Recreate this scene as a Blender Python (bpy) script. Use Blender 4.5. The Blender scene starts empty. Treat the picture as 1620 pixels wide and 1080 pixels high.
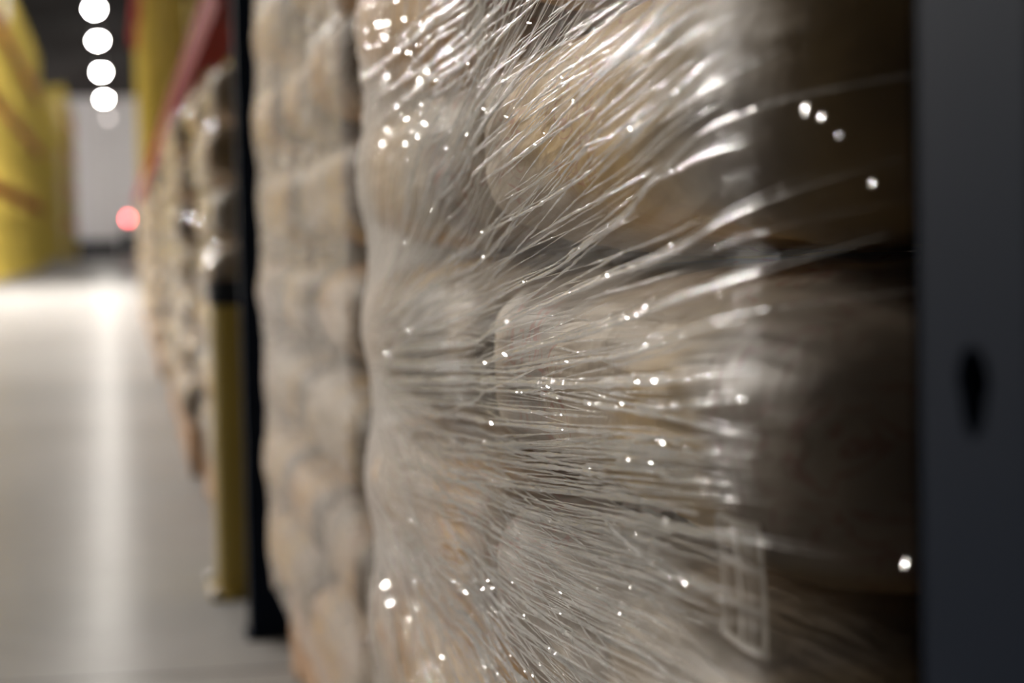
import bpy, math, random
import numpy as np
from mathutils import Vector, Matrix

S = bpy.context.scene
COL = S.collection
PI = math.pi

# ------------------------------------------------------------------ camera
F_PX = 3162.0
CAM_Z = 0.64
YAW, PITCH, ROLL = math.radians(11.04), math.radians(2.944), math.radians(1.17)
cam_d = bpy.data.cameras.new('camera')
cam = bpy.data.objects.new('camera', cam_d)
COL.objects.link(cam)
cam_d.sensor_width = 36.0
cam_d.lens = F_PX / 1620 * 36
cam_d.clip_start = 0.02
cam_d.clip_end = 400
fwd = Vector((math.sin(YAW) * math.cos(PITCH), math.cos(YAW) * math.cos(PITCH), -math.sin(PITCH)))
right0 = Vector((math.cos(YAW), -math.sin(YAW), 0))
up0 = right0.cross(fwd)
# camera rolled clockwise: the place leans counter-clockwise in the picture
right = right0 * math.cos(ROLL) - up0 * math.sin(ROLL)
up = right0 * math.sin(ROLL) + up0 * math.cos(ROLL)
M = Matrix((right, up, -fwd)).transposed().to_4x4()
M.translation = (0, 0, CAM_Z)
cam.matrix_world = M
cam_d.dof.use_dof = True
cam_d.dof.focus_distance = 0.93
cam_d.dof.aperture_fstop = cam_d.lens / 10.7
S.camera = cam

# ------------------------------------------------------------------ world, exposure
w = bpy.data.worlds.new('world')
S.world = w
w.use_nodes = True
w.node_tree.nodes['Background'].inputs[0].default_value = (0.9, 0.95, 1.0, 1)
w.node_tree.nodes['Background'].inputs[1].default_value = 0.03
S.view_settings.view_transform = 'Standard'
S.view_settings.look = 'None'
S.view_settings.gamma = 1
S.view_settings.exposure = 0.42
S.cycles.transparent_max_bounces = 32
LAMP_STRENGTH = 330
SIDE_FILL_STRENGTH = 5600
WALL_FILL_STRENGTH = 2000

# ------------------------------------------------------------------ helpers
rng = np.random.default_rng(7)
rnd = random.Random(7)


def pix_dir(px, py):
    return (fwd + right * ((px - 810) / F_PX) + up * ((540 - py) / F_PX)).normalized()


def vnoise(p, seed=0):
    """value noise on an (n,3) array, 0..1"""
    p = np.asarray(p, float)
    i = np.floor(p).astype(np.int64)
    f = p - i
    f = f * f * (3 - 2 * f)
    out = np.zeros(len(p))
    for dx in (0, 1):
        for dy in (0, 1):
            for dz in (0, 1):
                n = (i[:, 0] + dx) * 374761393 + (i[:, 1] + dy) * 668265263 + (i[:, 2] + dz) * 2147483647 + seed * 144665
                n = (n ^ (n >> 13)) * 1274126177
                n = (n ^ (n >> 16)) & 0xFFFF
                wgt = (f[:, 0] if dx else 1 - f[:, 0]) * (f[:, 1] if dy else 1 - f[:, 1]) * (f[:, 2] if dz else 1 - f[:, 2])
                out += wgt * n / 65535.0
    return out


class MB:
    def __init__(self):
        self.v, self.f = [], []

    def box(self, a, b):
        n = len(self.v)
        (x0, y0, z0), (x1, y1, z1) = a, b
        self.v += [(x0, y0, z0), (x1, y0, z0), (x1, y1, z0), (x0, y1, z0), (x0, y0, z1), (x1, y0, z1), (x1, y1, z1), (x0, y1, z1)]
        self.f += [tuple(n + k for k in q) for q in ((3, 2, 1, 0), (4, 5, 6, 7), (0, 1, 5, 4), (1, 2, 6, 5), (2, 3, 7, 6), (3, 0, 4, 7))]
        return self

    def tube(self, pts, r, sides=6, flat=1.0):
        pts = [Vector(p) for p in pts]
        rs = r if hasattr(r, '__len__') else [r] * len(pts)
        n = len(self.v)
        m = len(pts)
        ref = Vector((0, 0, 1))
        for i, p in enumerate(pts):
            t = (pts[min(i + 1, m - 1)] - pts[max(i - 1, 0)]).normalized()
            a = t.cross(ref if abs(t.z) < .95 else Vector((1, 0, 0))).normalized()
            b = t.cross(a)
            for k in range(sides):
                an = 2 * PI * k / sides
                self.v.append(tuple(p + a * (math.cos(an) * rs[i] * flat) + b * (math.sin(an) * rs[i])))
        for i in range(m - 1):
            for k in range(sides):
                k2 = (k + 1) % sides
                self.f.append((n + i * sides + k, n + i * sides + k2, n + (i + 1) * sides + k2, n + (i + 1) * sides + k))
        self.f.append(tuple(n + k for k in range(sides - 1, -1, -1)))
        self.f.append(tuple(n + (m - 1) * sides + k for k in range(sides)))
        return self

    def lathe(self, prof, c=(0, 0, 0), seg=20):
        n = len(self.v)
        for r, z in prof:
            for k in range(seg):
                a = 2 * PI * k / seg
                self.v.append((c[0] + r * math.cos(a), c[1] + r * math.sin(a), c[2] + z))
        for i in range(len(prof) - 1):
            for k in range(seg):
                k2 = (k + 1) % seg
                self.f.append((n + i * seg + k, n + i * seg + k2, n + (i + 1) * seg + k2, n + (i + 1) * seg + k))
        self.f.append(tuple(n + k for k in range(seg - 1, -1, -1)))
        self.f.append(tuple(n + (len(prof) - 1) * seg + k for k in range(seg)))
        return self

    def prism(self, outline, z0, z1):
        n = len(self.v)
        m = len(outline)
        self.v += [(x, y, z0) for x, y in outline] + [(x, y, z1) for x, y in outline]
        for i in range(m):
            j = (i + 1) % m
            self.f.append((n + i, n + j, n + m + j, n + m + i))
        self.f.append(tuple(n + i for i in range(m - 1, -1, -1)))
        self.f.append(tuple(n + m + i for i in range(m)))
        return self

    def build(self, name, mat, parent=None, smooth=False, bevel=0):
        me = bpy.data.meshes.new(name)
        me.from_pydata(self.v, [], self.f)
        me.update()
        return link(name, me, mat, parent, smooth, bevel)


def link(name, me, mat, parent=None, smooth=False, bevel=0):
    o = bpy.data.objects.new(name, me)
    COL.objects.link(o)
    if mat:
        me.materials.append(mat)
    if smooth:
        me.polygons.foreach_set('use_smooth', [True] * len(me.polygons))
    if bevel:
        md = o.modifiers.new('bevel', 'BEVEL')
        md.width = bevel
        md.segments = 2
        md.limit_method = 'ANGLE'
    if parent:
        o.parent = parent
    return o


def tag(o, label=None, cat=None, group=None, kind=None):
    if label: o['label'] = label
    if cat: o['category'] = cat
    if group: o['group'] = group
    if kind: o['kind'] = kind
    return o


def thing(name, loc, label, cat, group=None):
    o = bpy.data.objects.new(name, None)
    o.empty_display_size = .05
    COL.objects.link(o)
    o.location = loc
    return tag(o, label, cat, group)


def copy_tree(o, parent=None):
    c = o.copy()
    COL.objects.link(c)
    if parent: c.parent = parent
    for ch in list(o.children):
        copy_tree(ch, c)
    return c


# ------------------------------------------------------------------ materials
class NT:
    def __init__(self, name):
        self.m = bpy.data.materials.new(name)
        self.m.use_nodes = True
        self.t = self.m.node_tree
        self.t.nodes.clear()
        self.out = self.t.nodes.new('ShaderNodeOutputMaterial')

    def n(self, typ, **kw):
        nd = self.t.nodes.new('ShaderNode' + typ)
        for k, v in kw.items():
            if k.startswith('i_'):
                key = k[2:]
                key = int(key) if key.isdigit() else key.replace('_', ' ')
                s = nd.inputs[key]
                if hasattr(v, 'is_output'):
                    self.t.links.new(v, s)
                else:
                    s.default_value = v
            else:
                setattr(nd, k, v)
        return nd

    def math(self, op, a, b=0.0, clamp=False):
        nd = self.n('Math', operation=op, use_clamp=clamp, i_0=a, i_1=b)
        return nd.outputs[0]

    def ramp(self, fac, stops):
        nd = self.n('ValToRGB', i_0=fac)
        cr = nd.color_ramp
        while len(cr.elements) < len(stops):
            cr.elements.new(.5)
        for e, (p, c) in zip(cr.elements, stops):
            e.position = p
            e.color = c if len(c) == 4 else (*c, 1)
        return nd.outputs[0]

    def mix(self, fac, a, b):
        nd = self.n('Mix', data_type='RGBA')
        for s, v in ((nd.inputs[0], fac), (nd.inputs[6], a), (nd.inputs[7], b)):
            if hasattr(v, 'is_output'):
                self.t.links.new(v, s)
            else:
                s.default_value = v if not isinstance(v, tuple) or len(v) == 4 else (*v, 1)
        return nd.outputs[2]

    def surf(self, s):
        self.t.links.new(s, self.out.inputs[0])
        return self.m


def paint(name, col, rough=.4, spec=.5, wear=.12, scale=6, metallic=0.0):
    t = NT(name)
    tc = t.n('TexCoord').outputs['Object']
    nz = t.n('TexNoise', i_Vector=tc, i_Scale=scale, i_Detail=5.0).outputs[0]
    c = t.mix(nz, tuple(x * (1 - wear) for x in col), tuple(min(1, x * (1 + wear)) for x in col))
    r = t.math('MULTIPLY_ADD', nz, .15)
    r.node.inputs[2].default_value = rough - .07
    b = t.n('BsdfPrincipled', i_Base_Color=c, i_Roughness=r, i_Metallic=metallic)
    b.inputs['Specular IOR Level'].default_value = spec
    return t.surf(b.outputs[0])


M_blue = paint('navy_paint', (.0075, .012, .022), .6, .02)
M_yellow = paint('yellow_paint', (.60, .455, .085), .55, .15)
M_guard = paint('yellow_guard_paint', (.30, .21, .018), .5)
M_red = paint('red_orange_paint', (.17, .011, .008), .7, .03)
M_orange = paint('orange_paint', (.66, .10, .015), .6, .1)
M_black = paint('black_rubber', (.014, .015, .018), .8, .1)
M_steel = paint('galvanised_steel', (.45, .45, .46), .4, metallic=.8)
M_lampbody = paint('lamp_housing', (.3, .3, .3), .5)
M_teal = paint('dark_teal_paint', (.03, .07, .075), .5)
M_grey = paint('grey_plastic', (.2, .2, .21), .6)


def emit(name, col, s):
    t = NT(name)
    e = t.n('Emission', i_Color=(*col, 1), i_Strength=s)
    return t.surf(e.outputs[0])


M_lamp = emit('lamp_glow', (1.0, .94, .87), LAMP_STRENGTH)
M_sidefill = emit('side_fill_glow', (1.0, .94, .87), SIDE_FILL_STRENGTH)
M_wallfill = emit('wall_fill_glow', (1.0, .94, .88), WALL_FILL_STRENGTH)
M_unlitlens = emit('unlit_lens_stand_in_glow', (1.0, .9, .85), 5)  # faint glow stands in for other lamps' light on an unlit lens
M_redlamp = emit('red_lamp_glow', (1.0, .12, .13), 26)


def mat_floor():
    t = NT('polished_concrete')
    tc = t.n('TexCoord').outputs['Object']
    n1 = t.n('TexNoise', i_Vector=tc, i_Scale=.6, i_Detail=6.0, i_Roughness=.6).outputs[0]
    n2 = t.n('TexNoise', i_Vector=tc, i_Scale=9.0, i_Detail=8.0, i_Roughness=.65).outputs[0]
    nn = t.math('ADD', t.math('MULTIPLY', n1, .6), t.math('MULTIPLY', n2, .4))
    c = t.ramp(nn, [(.3, (.275, .268, .26)), (.7, (.375, .366, .354))])
    sx = t.n('SeparateXYZ', i_0=tc)
    jy = t.math('ABSOLUTE', t.math('SUBTRACT', t.math('FRACT', t.math('MULTIPLY', sx.outputs[1], 1 / 6.0)), .5))
    j = t.math('LESS_THAN', jy, .0012)
    c = t.mix(j, c, (.08, .08, .08, 1))
    r = t.math('MULTIPLY_ADD', n1, .12)
    r.node.inputs[2].default_value = .17
    bmp = t.n('Bump', i_Height=n2, i_Strength=.04, i_Distance=.01)
    df = t.n('BsdfDiffuse', i_Color=c, i_Normal=bmp.outputs[0])
    gl = t.n('BsdfGlossy', i_Color=(1, 1, 1, 1), i_Roughness=r, i_Normal=bmp.outputs[0])
    fr = t.n('Fresnel', i_IOR=1.4).outputs[0]
    fac = t.math('ADD', t.math('MULTIPLY', fr, .10), .038)
    m = t.n('MixShader', i_0=fac, i_1=df.outputs[0], i_2=gl.outputs[0])
    return t.surf(m.outputs[0])


def mat_wall():
    t = NT('ribbed_wall_panel')
    tc = t.n('TexCoord').outputs['Object']
    sx = t.n('SeparateXYZ', i_0=tc)
    rib = t.math('SINE', t.math('MULTIPLY', sx.outputs[0], 9.0))
    nz = t.n('TexNoise', i_Vector=tc, i_Scale=.4, i_Detail=3.0).outputs[0]
    c = t.mix(nz, (.58, .56, .56, 1), (.68, .66, .66, 1))
    c = t.mix(t.math('GREATER_THAN', rib, .93), c, (.4, .39, .4, 1))
    bmp = t.n('Bump', i_Height=rib, i_Strength=.3, i_Distance=.03)
    b = t.n('BsdfPrincipled', i_Base_Color=c, i_Roughness=.6, i_Normal=bmp.outputs[0])
    return t.surf(b.outputs[0])


M_floor, M_wall = mat_floor(), mat_wall()
M_ceil = paint('dark_roof_deck', (.03, .026, .025), .9, .1)
M_wallgrey = paint('dark_grey_block_wall', (.10, .10, .10), .8)


def mat_wood():
    t = NT('pallet_wood')
    tc = t.n('TexCoord').outputs['Object']
    mp = t.n('Mapping', i_Vector=tc, i_Scale=(4, 1.2, 9))
    nz = t.n('TexNoise', i_Vector=mp.outputs[0], i_Scale=7.0, i_Detail=6.0, i_Distortion=1.5).outputs[0]
    c = t.ramp(nz, [(.3, (.24, .11, .04)), (.7, (.46, .27, .12))])
    b = t.n('BsdfPrincipled', i_Base_Color=c, i_Roughness=.75)
    return t.surf(b.outputs[0])


M_wood = mat_wood()


def mat_paper(name, base, accent, red=(.34, .05, .035), amount=1.0):
    """sack paper with a printed panel, curly red lettering-like ornaments and grey blocks"""
    t = NT(name)
    tc = t.n('TexCoord').outputs['Object']
    oi = t.n('ObjectInfo').outputs['Random']
    off = t.n('CombineXYZ', i_0=t.math('MULTIPLY', oi, 7.3), i_1=t.math('MULTIPLY', oi, 3.1), i_2=t.math('MULTIPLY', oi, 1.7)).outputs[0]
    p = t.n('VectorMath', operation='ADD', i_0=tc, i_1=off).outputs[0]
    mott = t.n('TexNoise', i_Vector=p, i_Scale=9.0, i_Detail=7.0, i_Roughness=.62).outputs[0]
    c = t.mix(mott, tuple(x * .80 for x in base), tuple(min(1, x * 1.16) for x in base))
    # broad printed panels
    pan = t.n('TexNoise', i_Vector=p, i_Scale=3.2, i_Detail=1.0).outputs[0]
    pm = t.n('MapRange', i_0=pan, i_1=.50, i_2=.55).outputs[0]
    c = t.mix(t.math('MULTIPLY', pm, .85), c, accent)
    gm = t.n('MapRange', i_0=pan, i_1=.385, i_2=.36).outputs[0]
    c = t.mix(t.math('MULTIPLY', gm, .6), c, (.20, .18, .165, 1))
    # curls in red
    mp = t.n('Mapping', i_Vector=p, i_Scale=(1.0, 1.0, 1.6))
    cu = t.n('TexNoise', i_Vector=mp.outputs[0], i_Scale=26.0, i_Detail=1.5, i_Distortion=1.6).outputs[0]
    line = t.math('LESS_THAN', t.math('ABSOLUTE', t.math('SUBTRACT', cu, .5)), .020)
    msk = t.n('TexNoise', i_Vector=p, i_Scale=5.0, i_Detail=1.0).outputs[0]
    mm = t.n('MapRange', i_0=msk, i_1=.50, i_2=.56).outputs[0]
    c = t.mix(t.math('MULTIPLY', t.math('MULTIPLY', line, mm), .7 * amount), c, (*red, 1))
    end_shade = t.n('Attribute', attribute_name='shaded_end').outputs['Fac']
    c = t.mix(t.math('MULTIPLY', end_shade, .92), c, (.050, .036, .028, 1))  # near ends browned in the colour to stand in for shade
    wr = t.n('TexNoise', i_Vector=p, i_Scale=22.0, i_Detail=5.0, i_Distortion=.7).outputs[0]
    bmp = t.n('Bump', i_Height=wr, i_Strength=.35, i_Distance=.01)
    b = t.n('BsdfPrincipled', i_Base_Color=c, i_Roughness=.6, i_Normal=bmp.outputs[0])
    b.inputs['Specular IOR Level'].default_value = .3
    return t.surf(b.outputs[0])


M_paper = mat_paper('tan_printed_paper', (.54, .41, .28), (.62, .36, .08))
M_paper2 = mat_paper('cream_printed_paper', (.52, .425, .315), (.62, .40, .11), amount=.8)


def mat_film(name, veil=.06, rough=.12, bump=.5, streak=True, tint=(.88, .86, .82), fres=.5, streak_gain=.75):
    """clear stretch film: mostly see-through, mirror-like at a slant, milky where it is bunched ('veil' attribute)"""
    t = NT(name)
    if streak:
        uv = t.n('UVMap').outputs[0]
        mp = t.n('Mapping', i_Vector=uv, i_Scale=(3.0, 90.0, 1))
        n1 = t.n('TexNoise', i_Vector=mp.outputs[0], i_Scale=1.0, i_Detail=7.0, i_Roughness=.66, i_Distortion=.25).outputs[0]
        mp2 = t.n('Mapping', i_Vector=uv, i_Scale=(9.0, 330.0, 1))
        n2 = t.n('TexNoise', i_Vector=mp2.outputs[0], i_Scale=1.0, i_Detail=4.0, i_Roughness=.6).outputs[0]
        h = t.math('ADD', n1, t.math('MULTIPLY', n2, .35))
        st = t.n('MapRange', i_0=t.math('ADD', t.math('MULTIPLY', n1, .6), t.math('MULTIPLY', n2, .4)), i_1=.42, i_2=.68).outputs[0]
    else:
        tc = t.n('TexCoord').outputs['Object']
        mp = t.n('Mapping', i_Vector=tc, i_Rotation=(math.radians(22), 0, 0), i_Scale=(1, .35, 2.0))
        n1 = t.n('TexNoise', i_Vector=mp.outputs[0], i_Scale=24.0, i_Detail=5.0, i_Distortion=1.0).outputs[0]
        h = n1
        st = t.n('MapRange', i_0=n1, i_1=.45, i_2=.7).outputs[0]
    bm = t.n('Bump', i_Height=h, i_Strength=bump, i_Distance=.004)
    fr = t.n('Fresnel', i_IOR=1.38, i_Normal=bm.outputs[0]).outputs[0]
    gl = t.n('BsdfGlossy', i_Color=(1, 1, 1, 1), i_Roughness=rough, i_Normal=bm.outputs[0])
    tr = t.n('BsdfTransparent', i_Color=(.97, .965, .95, 1))
    m1 = t.n('MixShader', i_0=t.math('MULTIPLY', fr, fres), i_1=tr.outputs[0], i_2=gl.outputs[0])
    at = t.n('Attribute', attribute_name='veil').outputs['Fac']
    v = t.math('ADD', t.math('MULTIPLY', at, t.math('MULTIPLY_ADD', st, streak_gain)), veil, clamp=True)
    for nd in t.t.nodes:
        if nd.type == 'MATH' and nd.operation == 'MULTIPLY_ADD':
            nd.inputs[2].default_value = .22
    df = t.n('BsdfDiffuse', i_Color=(*tint, 1))
    tl = t.n('BsdfTranslucent', i_Color=(*tint, 1))
    d2 = t.n('MixShader', i_0=.45, i_1=df.outputs[0], i_2=tl.outputs[0])
    m2 = t.n('MixShader', i_0=v, i_1=m1.outputs[0], i_2=d2.outputs[0])
    return t.surf(m2.outputs[0])


M_film = mat_film('stretch_film', veil=.0, rough=.2, bump=.8, fres=.18, streak_gain=1.9)
M_filmfar = mat_film('stretch_film_plain', veil=.025, rough=.16, bump=.35, streak=False)
M_filmmid = mat_film('stretch_film_dense', veil=.27, rough=.26, bump=.3, streak=False, tint=(.86, .78, .68))


def mat_pleat(name='bunched_film', rough=.13, fres=.7, bump=.6):
    t = NT(name)
    tc = t.n('TexCoord').outputs['Object']
    n1 = t.n('TexNoise', i_Vector=tc, i_Scale=160.0, i_Detail=3.0).outputs[0]
    bm = t.n('Bump', i_Height=n1, i_Strength=bump, i_Distance=.002)
    fr = t.n('Fresnel', i_IOR=1.6, i_Normal=bm.outputs[0]).outputs[0]
    gl = t.n('BsdfGlossy', i_Color=(1, 1, 1, 1), i_Roughness=rough, i_Normal=bm.outputs[0])
    tr = t.n('BsdfTransparent', i_Color=(.96, .955, .94, 1))
    df = t.n('BsdfDiffuse', i_Color=(.9, .88, .84, 1))
    tl = t.n('BsdfTranslucent', i_Color=(.9, .88, .84, 1))
    d2 = t.n('MixShader', i_0=.5, i_1=df.outputs[0], i_2=tl.outputs[0])
    at = t.math('MULTIPLY', t.n('Attribute', attribute_name='veil').outputs['Fac'], .5)
    m1 = t.n('MixShader', i_0=at, i_1=tr.outputs[0], i_2=d2.outputs[0])
    m2 = t.n('MixShader', i_0=t.math('MULTIPLY', fr, fres), i_1=m1.outputs[0], i_2=gl.outputs[0])
    return t.surf(m2.outputs[0])


M_pleat = mat_pleat()
M_glint = mat_pleat('film_glint_facet', .08, 1.0, .0)

# ------------------------------------------------------------------ setting
X_RACK = .19          # aisle face of the racks beside the camera
Y_WALL = 134.0
Z_CEIL = 10.4


def struct(name, mb, mat):
    return tag(mb.build(name, mat), kind='structure')


struct('floor', MB().box((-16, -14, -.2), (12, Y_WALL, 0)), M_floor)
struct('wall_far', MB().box((-16, Y_WALL, 0), (12, Y_WALL + .3, Z_CEIL)), M_wall)
struct('wall_left', MB().box((-16.3, -14, 0), (-16, Y_WALL, Z_CEIL)), M_wallgrey)
struct('wall_right', MB().box((12, -14, 0), (12.3, Y_WALL, Z_CEIL)), M_wallgrey)
struct('wall_near', MB().box((-16, -14.3, 0), (12, -14, Z_CEIL)), M_wallgrey)
struct('ceiling', MB().box((-16.3, -14.3, Z_CEIL), (12.3, Y_WALL + .3, Z_CEIL + .2)), M_ceil)

# ------------------------------------------------------------------ ceiling lamps
LZ = 8.84


def make_lamp(loc, label, group, glow):
    t = thing('high_bay_lamp', loc, label, 'ceiling lamp', group)
    MB().lathe([(.10, .30), (.11, .46), (.05, .52)], seg=20).build('ballast_housing', M_lampbody, t, True)
    MB().lathe([(.15, .0), (.20, .02), (.21, .10), (.13, .28), (.10, .31)], seg=24).build('reflector', M_lampbody, t, True)
    MB().lathe([(.02, -.16), (.09, -.145), (.14, -.09), (.16, -.02), (.15, .0)], seg=24).build('lens', glow, t, True)
    MB().tube([(0, 0, .5), (0, 0, Z_CEIL - LZ)], .012).build('hanger_rod', M_lampbody, t)
    return t


rows = []
vis = [70.5, 81.2, 95.7, 113.0]
ordn = ['topmost', 'second from the top', 'third from the top', 'lowest and farthest']
for i, y in enumerate(vis):
    rows.append((-.60, y, M_lamp, f'glowing ceiling lamp over the aisle, {ordn[i]} of the bright row in view', 'ceiling lamps over the aisle'))
for y in (12.0, 22.0, 34.0, 46.0, 58.0):
    rows.append((-.60, y, M_lamp, 'glowing ceiling lamp over the near part of the aisle, above the picture', 'aisle lamps above the picture'))
for x, y in ((-10, 17), (-12, 21), (-13.5, 26), (-8.5, 29), (-5.5, 27)):  # unseen lamps added to light the stack fronts from the side
    rows.append((x, y, M_sidefill, 'added unseen fill lamp over the open floor beside the aisle, outside the picture', 'added lamps over the open floor'))
for x in (-9.5, -11.5, 7.4):  # hidden lamps added to brighten the far wall
    rows.append((x, 124, M_wallfill, 'added lamp to brighten the far wall, hidden behind the racks', 'added lamps before the far wall'))
rows.append((-.45, 129, M_unlitlens, 'unlit ceiling lamp given a faint glow just before the far wall, below the bright row', 'ceiling lamps over the aisle'))
rows.append((-7, 1.5, M_lamp, 'unseen lamp added for glints to the left of the camera, outside the picture', 'added lamps over the open floor'))  # unseen lamp added to feed glints at the stack's near end
protos = {}
for x, y, gm, lab, g in rows:
    if gm.name not in protos:
        protos[gm.name] = make_lamp((x, y, LZ), lab, g, gm)
    else:
        c = copy_tree(protos[gm.name])
        c.location = (x, y, LZ)
        c['label'] = lab
        c['group'] = g

# ------------------------------------------------------------------ racks


def post_mb(x0, y0, h, wx=.075, wy=.068, side=1, holes=None, plate=True):
    """C-section upright, its web toward the aisle (x0), flanges running back (side=+1: into +x)"""
    mb = MB()
    th = .004
    x1 = x0 + side * wx
    xs = sorted((x0, x0 + side * th))
    if holes is None:
        mb.box((xs[0], y0, 0), (xs[1], y0 + wy, h))
    else:
        # web with round-bottomed key holes, ring of quads around each hole
        zc, pitch, rr = holes
        yc = y0 + wy / 2
        ks = [zc + pitch * k for k in range(-20, 60) if .06 < zc + pitch * k < h - .06]
        edges = [0] + [(a + b) / 2 for a, b in zip(ks[:-1], ks[1:])] + [h]
        seg = 24
        for k, zk in enumerate(ks):
            za, zb = edges[k], edges[k + 1]
            inner, outer = [], []
            for q in range(seg):
                a = 2 * PI * q / seg
                dy, dz = math.cos(a), math.sin(a)
                r = rr * (1.0 if dz > 0 else 1.0 - .25 * abs(dz) ** 2 * 0)
                kk = 1.0 if dz > -.2 else 1.35
                inner.append((yc + dy * r * (1 if dz > -.2 else .8), zk + dz * r * kk))
                m = max(abs(dy) / (wy / 2), (dz / (zb - zk)) if dz > 0 else (-dz / (zk - za)))
                outer.append((yc + dy / m, zk + dz / m))
            # snap the corners of the panel
            cor = [(y0 + wy, zb), (y0, zb), (y0, za), (y0 + wy, za)]
            for cy, cz in cor:
                j = min(range(seg), key=lambda i: (outer[i][0] - cy) ** 2 * 4 + (outer[i][1] - cz) ** 2)
                outer[j] = (cy, cz)
            for xx, flip in ((x0, False), (x0 + side * th, True)):
                n = len(mb.v)
                mb.v += [(xx, a, b) for a, b in inner] + [(xx, a, b) for a, b in outer]
                for q in range(seg):
                    q2 = (q + 1) % seg
                    f = (n + q, n + q2, n + seg + q2, n + seg + q)
                    mb.f.append(f[::-1] if flip else f)
            n = len(mb.v) - 4 * seg
            for q in range(seg):
                q2 = (q + 1) % seg
                mb.f.append((n + q, n + 2 * seg + q, n + 2 * seg + q2, n + q2))
    a, b = sorted((x0, x1))
    mb.box((a, y0, 0), (b, y0 + th, h))
    mb.box((a, y0 + wy - th, 0), (b, y0 + wy, h))
    lip = sorted((x1, x1 - side * th))
    mb.box((lip[0], y0 + th, 0), (lip[1], y0 + .018, h))
    mb.box((lip[0], y0 + wy - .018, 0), (lip[1], y0 + wy - th, h))
    return mb


def make_rack(name, label, cat, group, x, ys, h, depth, side, levels, m_post, m_beam, holes=None, rear=True, wy=.068, wx=.075, braces=True):
    t = thing(name, (x, ys[0], 0), label, cat, group)
    ox, oy = x, ys[0]

    def P(o):
        o.location = (-ox, -oy, 0)
        return o
    for y in ys:
        P(post_mb(x, y, h, wx, wy, side, holes).build('upright_post', m_post, t))
        a, b = sorted((x - side * .006, x + side * (wx + .02)))
        P(MB().box((a, y - .012, 0), (b, y + wy + .012, .006)).build('base_plate', m_post, t))
        if rear:
            xr = x + side * depth
            P(post_mb(xr, y, h, wx, wy, -side).build('upright_post', m_post, t))
        if braces:
            mb = MB()
            z = .2
            k = 0
            while z + .9 < h:
                za, zb = (z, z + .9) if k % 2 == 0 else (z + .9, z)
                mb.tube([(x + side * (wx - .01), y + wy / 2, za), (x + side * (depth - wx + .01), y + wy / 2, zb)], .015, 6)
                z += .9
                k += 1
            P(mb.build('frame_bracing', m_post, t))
    for ya, yb in zip(ys[:-1], ys[1:]):
        for z in levels:
            for xx in ((x, x + side * (depth - .05)) if rear else (x,)):
                a, b = sorted((xx - side * (.026 if side < 0 else .045), xx + side * .035))
                P(MB().box((a, ya + wy, z), (b, yb, z + (.30 if side < 0 else .11))).build('beam', m_beam, t, bevel=.006))
    return t


HZ = .6045
make_rack('pallet_rack', 'dark blue steel pallet rack framing the two nearest wrapped stacks', 'rack', None,
          X_RACK, [.392, 3.235], 4.5, 1.05, 1, [1.62, 3.2], M_blue, M_red, holes=(HZ, .1016, .0092))
make_rack('pallet_rack', 'yellow pallet rack with red beams on the right side, starting behind the yellow column guard', 'rack', None,
          X_RACK + .055, [3.86, 6.75, 9.5, 12.3, 15.1, 17.9, 20.7, 23.5], 7.0, 1.05, 1, [1.10, 2.9, 4.7], M_yellow, M_red, wy=.08)
make_rack('pallet_rack', 'yellow pallet rack with orange beams along the left side of the aisle, nearer run', 'rack', None,
          -2.4, [34 + 1.375 * k for k in range(25)], 6.9, 1.05, -1, [1.72, 3.5, 5.25], M_yellow, M_orange, wy=.085, wx=.085)
make_rack('pallet_rack', 'yellow pallet rack far down the left side of the aisle, near the pale end wall', 'rack', None,
          -2.4, [97 + 1.375 * k for k in range(17)], 8.3, 1.05, -1, [1.72, 3.5, 5.25, 7.0], M_yellow, M_orange, wy=.085, wx=.085)

rk = bpy.data.objects['pallet_rack.003']
mb = MB()
for k in range(11):
    mb.box((-1.10 + .1 * k, -.06, .15), (-1.03 + .1 * k, -.02, 8.2))
for z in (.6, 2.4, 4.2, 6.0, 7.6):
    mb.box((-1.10, -.02, z), (-.02, .0, z + .12))
mb.build('end_screen', M_yellow, rk)

# yellow column guard in front of the first yellow post
gy, gx = 3.70, .158
t = thing('column_guard', (gx + .06, gy, 0), 'low yellow steel column guard standing behind the dark blue post', 'column guard')
R = .05
ol = []
for k in range(9):
    a = PI / 2 + PI / 2 * k / 8
    ol.append((R + R * math.cos(a) - .06, -.0 + R * math.sin(a) + .05))
for k in range(9):
    a = PI + PI / 2 * k / 8
    ol.append((R + R * math.cos(a) - .06, R * math.sin(a) - .02 + .02))
ol = [(-.06 + R + R * math.cos(PI / 2 + PI * k / 16), (.035 if k < 8 else -.035) + R * math.sin(PI / 2 + PI * k / 16)) for k in range(17)]
inner = [(x + .006 if i not in (0, 16) else x, y * .93) for i, (x, y) in enumerate(ol)]
ol2 = [(.085, ol[0][1])] + ol + [(.085, ol[-1][1])]
in2 = [(.085, inner[0][1])] + inner + [(.085, inner[-1][1])]
mb = MB()
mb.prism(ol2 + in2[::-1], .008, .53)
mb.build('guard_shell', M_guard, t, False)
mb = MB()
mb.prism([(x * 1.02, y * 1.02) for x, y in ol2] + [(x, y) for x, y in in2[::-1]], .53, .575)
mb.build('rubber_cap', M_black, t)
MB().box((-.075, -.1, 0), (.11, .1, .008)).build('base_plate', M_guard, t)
for sx, sy in ((-.066, .088), (-.066, -.088), (.098, .092), (.098, -.092)):
    MB().lathe([(.009, .008), (.009, .017), (.004, .021)], (sx, sy, 0), 8).build('anchor_bolt', M_steel, t)


# ------------------------------------------------------------------ sacks


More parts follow.
